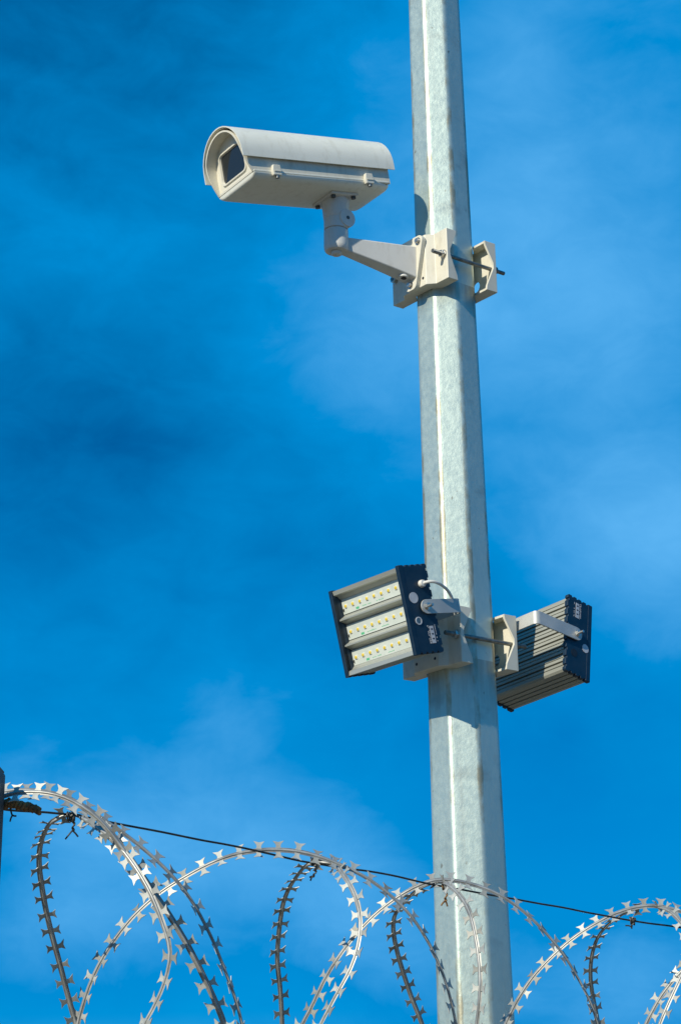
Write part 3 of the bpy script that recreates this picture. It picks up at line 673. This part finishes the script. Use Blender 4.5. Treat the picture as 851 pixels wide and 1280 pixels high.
# loops of the coil: traced legs, index of the crown, plane of the loop (depth per metre across), tape facing on each leg
SUNNY = Vector((-.30, -.80, .42)); EDGE = Vector((.85, -.44, .08)); SHADE = Vector((.38, -.60, -.70)); SIDE = Vector((-.55, -.66, .48)); SKEW = Vector((.45, -.80, .25))
loops = [
  ([(97,1290),(91,1264),(79,1218),(67,1176),(58,1137),(52,1105),(49,1077),(52,1049),(66,1027),(92,1018),(126,1036),(158,1068),(185,1110),(203,1152),(213,1190),(206,1228),(190,1262),(178,1285)], 9, 'narrow', SHADE, SIDE),
  ([(-60,1035),(-25,1002),(4,990),(34,988),(66,992),(100,1004),(135,1027),(172,1053),(206,1084),(238,1124),(262,1168),(282,1218),(296,1258),(303,1290)], 4, 'wide', SUNNY, EDGE),
  ([(-90,1090),(-40,1025),(0,997),(40,990),(82,997),(122,1022),(155,1062),(186,1108),(212,1145),(236,1183),(256,1222),(272,1258),(282,1290)], 3, 'mid', SUNNY, SUNNY),
  ([(96,1290),(110,1240),(130,1195),(158,1156),(192,1124),(226,1100),(262,1080),(300,1067),(338,1062),(374,1065),(408,1075),(444,1090),(478,1112),(508,1140),(532,1174),(550,1212),(562,1250),(570,1290)], 8, 'wide', SUNNY, EDGE),
  ([(353,1290),(350,1242),(347,1200),(348,1171),(351,1148),(357,1123),(368,1100),(386,1080),(412,1078),(430,1094),(444,1120),(450,1150),(447,1182),(438,1210),(422,1240),(408,1266),(398,1290)], 7, 'narrow', SHADE, SIDE),
  ([(374,1290),(392,1254),(412,1214),(438,1176),(466,1146),(496,1123),(526,1107),(552,1100),(584,1104),(616,1115),(646,1133),(676,1160),(702,1190),(722,1224),(738,1258),(748,1292)], 7, 'wide', SUNNY, EDGE),
  ([(531,1290),(512,1240),(502,1210),(496,1186),(492,1163),(493,1145),(503,1129),(521,1112),(545,1103),(562,1108),(578,1124),(589,1146),(596,1178),(600,1215),(599,1250),(595,1290)], 8, 'narrow', SHADE, SIDE),
  ([(628,1290),(644,1255),(668,1218),(700,1186),(734,1160),(770,1141),(806,1133),(836,1136),(870,1148),(905,1170),(935,1200),(958,1240),(972,1285)], 6, 'wide', SUNNY, EDGE),
  ([(748,1290),(741,1247),(738,1222),(739,1199),(745,1177),(755,1160),(770,1147),(790,1137),(812,1133),(836,1140),(854,1158),(862,1184),(856,1206),(843,1236),(832,1262),(822,1290)], 8, 'narrow', SHADE, SIDE),
  ([(802,1292),(818,1258),(836,1232),(860,1206),(892,1180),(930,1162),(970,1156),(1010,1162),(1050,1180),(1085,1215),(1105,1260)], 6, 'wide', SUNNY, EDGE)]
# one barb: a butterfly of two flared blades either side of the tape, thickness along Z
def barb_mesh(bend, seed):
    rr = random.Random(seed)
    half = [(-.0056, .0030), (.0056, .0030), (.0038, .0062), (.0048, .0104), (.0100, .0166), (.0, .0143), (-.0100, .0166), (-.0048, .0104), (-.0038, .0062)]
    mb = MB()
    for s in (1, -1): 
        k = bend*rr.uniform(.4, 1.6); tw_ = rr.uniform(-.12, .12); sc_ = rr.uniform(.84, 1.0)
        mb.prism([(p*sc_+q*tw_*.5, q*s*sc_) for p, q in half], lambda p, q, t: (p, q, t+abs(q)*k+p*tw_), -.0005, .0005)
    me = mb.mesh('barb'); me.materials.append(M['razor']); return me
BARBS = [barb_mesh(b_, i) for i, b_ in enumerate((.06, .18, -.10, .30, .02))]; BARB = BARBS[0]; barbs_far = MB(); nb = 0
VIEW = Vector((CAM.x, CAM.y, 0)).normalized()
for pts, top, kind, NL, NR in loops:
    dep_slope = {'wide': .12, 'mid': -.15, 'narrow': -.92}[kind]
    dt = wdepth(pts[top][0])+{'wide': .0, 'mid': -.05, 'narrow': .02}[kind]; ptop = at_depth(*pts[top], dt)
    P = []
    for i, (x, y) in enumerate(pts):
        d = dt; sg = -1 if i < top else 1
        for _ in range(4):
            p = at_depth(x, y, d); h = min(max(ptop.z-p.z, 0), RC); off = sqrt(max(2*RC*h-h*h, 0)); d = dt+sg*off*dep_slope*.8 if i != top else dt
        P.append(at_depth(x, y, d))
    # carry both legs on round to the bottom of the loop, below the picture
    def tail(last, first):
        h0 = max(ptop.z-last.z, .05); lat = Vector((last.x-ptop.x, last.y-ptop.y, 0)); o0 = sqrt(max(2*RC*h0-h0*h0, 1e-4)); out = []
        for k in range(1, 10):
            h = h0+(2*RC-h0)*k/9.0; o = sqrt(max(2*RC*h-h*h, 0)); out.append(ptop+lat*(o/o0)*(1-k/9.0*.15)-Vector((0, 0, h)))
        return out
    P2 = list(reversed(tail(P[0], True)))[1:] + P + tail(P[-1], False)[:-1]
    C = catmull(P2, .012)
    # jitter, as a springy tape never runs perfectly smooth
    for i, p in enumerate(C): C[i] = p+noise.noise_vector(p*9)*.0022
    n = len(C); it = min(range(n), key=lambda i: (C[i]-ptop).length); nor = []
    for i in range(n):
        s = (i-it-(5 if kind == 'narrow' else 0))*.012/.07; w = 1/(1+math.exp(-2.2*s)); q = (NL*(1-w)+NR*w).normalized()
        q = q+noise.noise_vector(C[i]*4+Vector((nb, 0, 0)))*.16
        t = (C[min(i+1, n-1)]-C[max(i-1, 0)]).normalized(); q = (q-t*q.dot(t)).normalized(); nor.append(q)
    strand = MB().tube(C, .0010, 8, flat=.0044, normals=nor).build('strand', 'tape', rw, smooth=60)
    MB().tube([p+q*.0009 for p, q in zip(C, nor)], .0021, 8).build('core_wire', 'core', strand, smooth=60)
    acc_ = random.uniform(0, .03)
    for i in range(1, n-1):
        seg_ = (C[i]-C[i-1]).length; acc_ += seg_
        if acc_ < .0312: continue
        acc_ -= .0312; fr_ = 1-acc_/max(seg_, 1e-6); pos = C[i-1].lerp(C[i], fr_)
        t = (C[i+1]-C[i-1]).normalized(); q = nor[i]; b = q.cross(t)
        mtx = fmat((t, b, q), pos) @ Matrix.Rotation(random.gauss(0, .09), 4, 'X') @ Matrix.Rotation(random.gauss(0, .05), 4, 'Z')
        x, y = proj(C[i])
        if -25 < x < 876 and y < 1300 and nb < 300:
            o = bpy.data.objects.new('barb', random.choice(BARBS)); COL.objects.link(o); o.parent = strand; o.matrix_world = mtx; nb += 1
        else:
            barbs_far.add([mtx @ v.co for v in BARB.vertices], [tuple(p.vertices) for p in BARB.polygons])
bf = barbs_far.build('lower_barbs', 'razor', rw, smooth=0); bf['kind'] = 'stuff'

# ------------------------------------------------------------------ fence post, straining wire and its ties
pp = at_depth(0.8, 975, wdepth(-40)); ztop = at_depth(4.5, 961, wdepth(-40)).z
post = thing('fence_post', 'dark steel fence post at the end of the razor wire', 'post', Matrix.Translation((pp.x-.030-.045, pp.y, 0)) @ Matrix.Rotation(radians(1.2), 4, 'Y'))
MB().box(-.03, .03, -.03, .03, 0, ztop).build('shaft', 'post', post, bevel=.003)
MB().box(-.0285, .0285, -.0285, .0285, ztop+.0004, ztop+.004).build('cap', 'post', post, bevel=.002)
W = [wire_pt(x, sag) for x, sag in ((-30, 6), (8, 8), (60, 2), (110, -1), (160, 0), (300, 1.5), (393, 4), (470, 1), (555, 3), (680, 2), (790, 2), (851, 0), (1000, 0))]
Wc = catmull(W, .01)
for i, p in enumerate(Wc): Wc[i] = p+noise.noise_vector(p*14)*.0010
tw = MB().tube(Wc, .0017, 7).build('straining_wire', 'wire', smooth=60)
tag(tw, 'thin dark straining wire stretched along the top of the razor coils', 'wire')
def twist(P, r, n, turn):
    P = catmull(P, .002); out = []
    for i, p in enumerate(P):
        t = (P[min(i+1, len(P)-1)]-P[max(i-1, 0)]).normalized(); a = t.orthogonal().normalized(); b = t.cross(a); f = i/len(P)*turn*2*pi
        out.append(p+(a*cos(f)+b*sin(f))*r)
    return out
def tie(px, tail, label, m='wire', r=.0015):
    p = wire_pt(px, 3)-VIEW*-.004; dep = depth_of(p); t0 = thing('wire_tie', label, 'wire tie', Matrix.Translation(p), 'wire ties on the straining wire'); inv = Matrix.Translation(-p)
    al = (wire_pt(px+10)-wire_pt(px-10)).normalized(); up = Vector((0, 0, 1)); coil = []
    for i in range(60):
        f = i/59*3.2*2*pi; coil.append(inv @ (p+al*(i/59-.5)*.014+(up*cos(f)+VIEW*sin(f))*.0062))
    MB().tube(coil, r, 6).build('winding', m, t0, smooth=60)
    T = [inv @ at_depth(x, y, dep-.01) for x, y in tail[0]]
    for s in (0, .5): 
        P = twist(T, .0014, 0, 3.0); 
        MB().tube(P if s == 0 else [q+Vector((.0012, 0, .001)) for q in P], r*.8, 6).build('tail', m, t0, smooth=60)
    for leg in tail[1:]:
        MB().tube([inv @ at_depth(x, y, dep-.01) for x, y in leg], r*.9, 6).build('prong', m, t0, smooth=60)
    return t0
tie(90, [[(90,1019),(92,1028),(91,1039)], [(91,1038),(86,1044),(82,1049)], [(91,1038),(95,1042),(98,1046)]], 'dark wire tie with a forked tail beside the loop near the fence post')
tie(393, [[(394,1082),(394,1090),(391,1096)], [(391,1095),(389,1098),(388,1101)], [(391,1095),(388,1096),(387,1097)]], 'short dark wire tie on the crossing of two loops left of the pole')
tie(556, [[(557,1107),(557,1118),(556,1127)], [(556,1126),(553,1129),(551,1132)], [(556,1126),(558,1129),(559,1133)]], 'rusty brown wire tie with forked tail hanging in front of the pole', 'rust', .0017)
tie(790, [[(790,1147),(791,1153),(788,1159)], [(788,1158),(785,1157),(781,1157)], [(788,1158),(789,1160),(789,1161)]], 'dark wire tie bent sideways on the coil right of the pole')
# rusty binding where the wire is made fast to the post
p = at_depth(20, 1007, wdepth(10)-.01); rb = thing('rusty_binding', 'rusty wound wire binding the coil to the fence post', 'wire binding', Matrix.Translation(p)); inv = Matrix.Translation(-p)
B = [inv @ at_depth(x, y, wdepth(10)-.01) for x, y in ((-14, 1012), (0, 1008), (12, 1004), (25, 1007), (38, 1009), (50, 1014))]
Bc = catmull(B, .003); n = len(Bc)
for ph in (0, 2.1, 4.2):
    pts = []
    for i, q in enumerate(Bc):
        f = i/n*5*2*pi+ph; e = .0065*(1-.35*i/n); pts.append(q+Vector((0, sin(f)*e, cos(f)*e)))
    MB().tube(pts, .0030, 7).build('winding', 'rust', rb, smooth=60)
MB().tube(Bc, .0052, 8).build('core', 'rust', rb, smooth=60)
for leg in ([(13,1010),(15,1017),(16,1020)], [(16,1019),(18,1020),(21,1020)], [(16,1019),(14,1023),(13,1027)]):
    MB().tube([inv @ at_depth(x, y, wdepth(10)-.018) for x, y in leg], .0013, 6).build('prong', 'wire', rb, smooth=60)
bpy.context.view_layer.update()
print('barbs', nb, 'objects', len(bpy.data.objects))
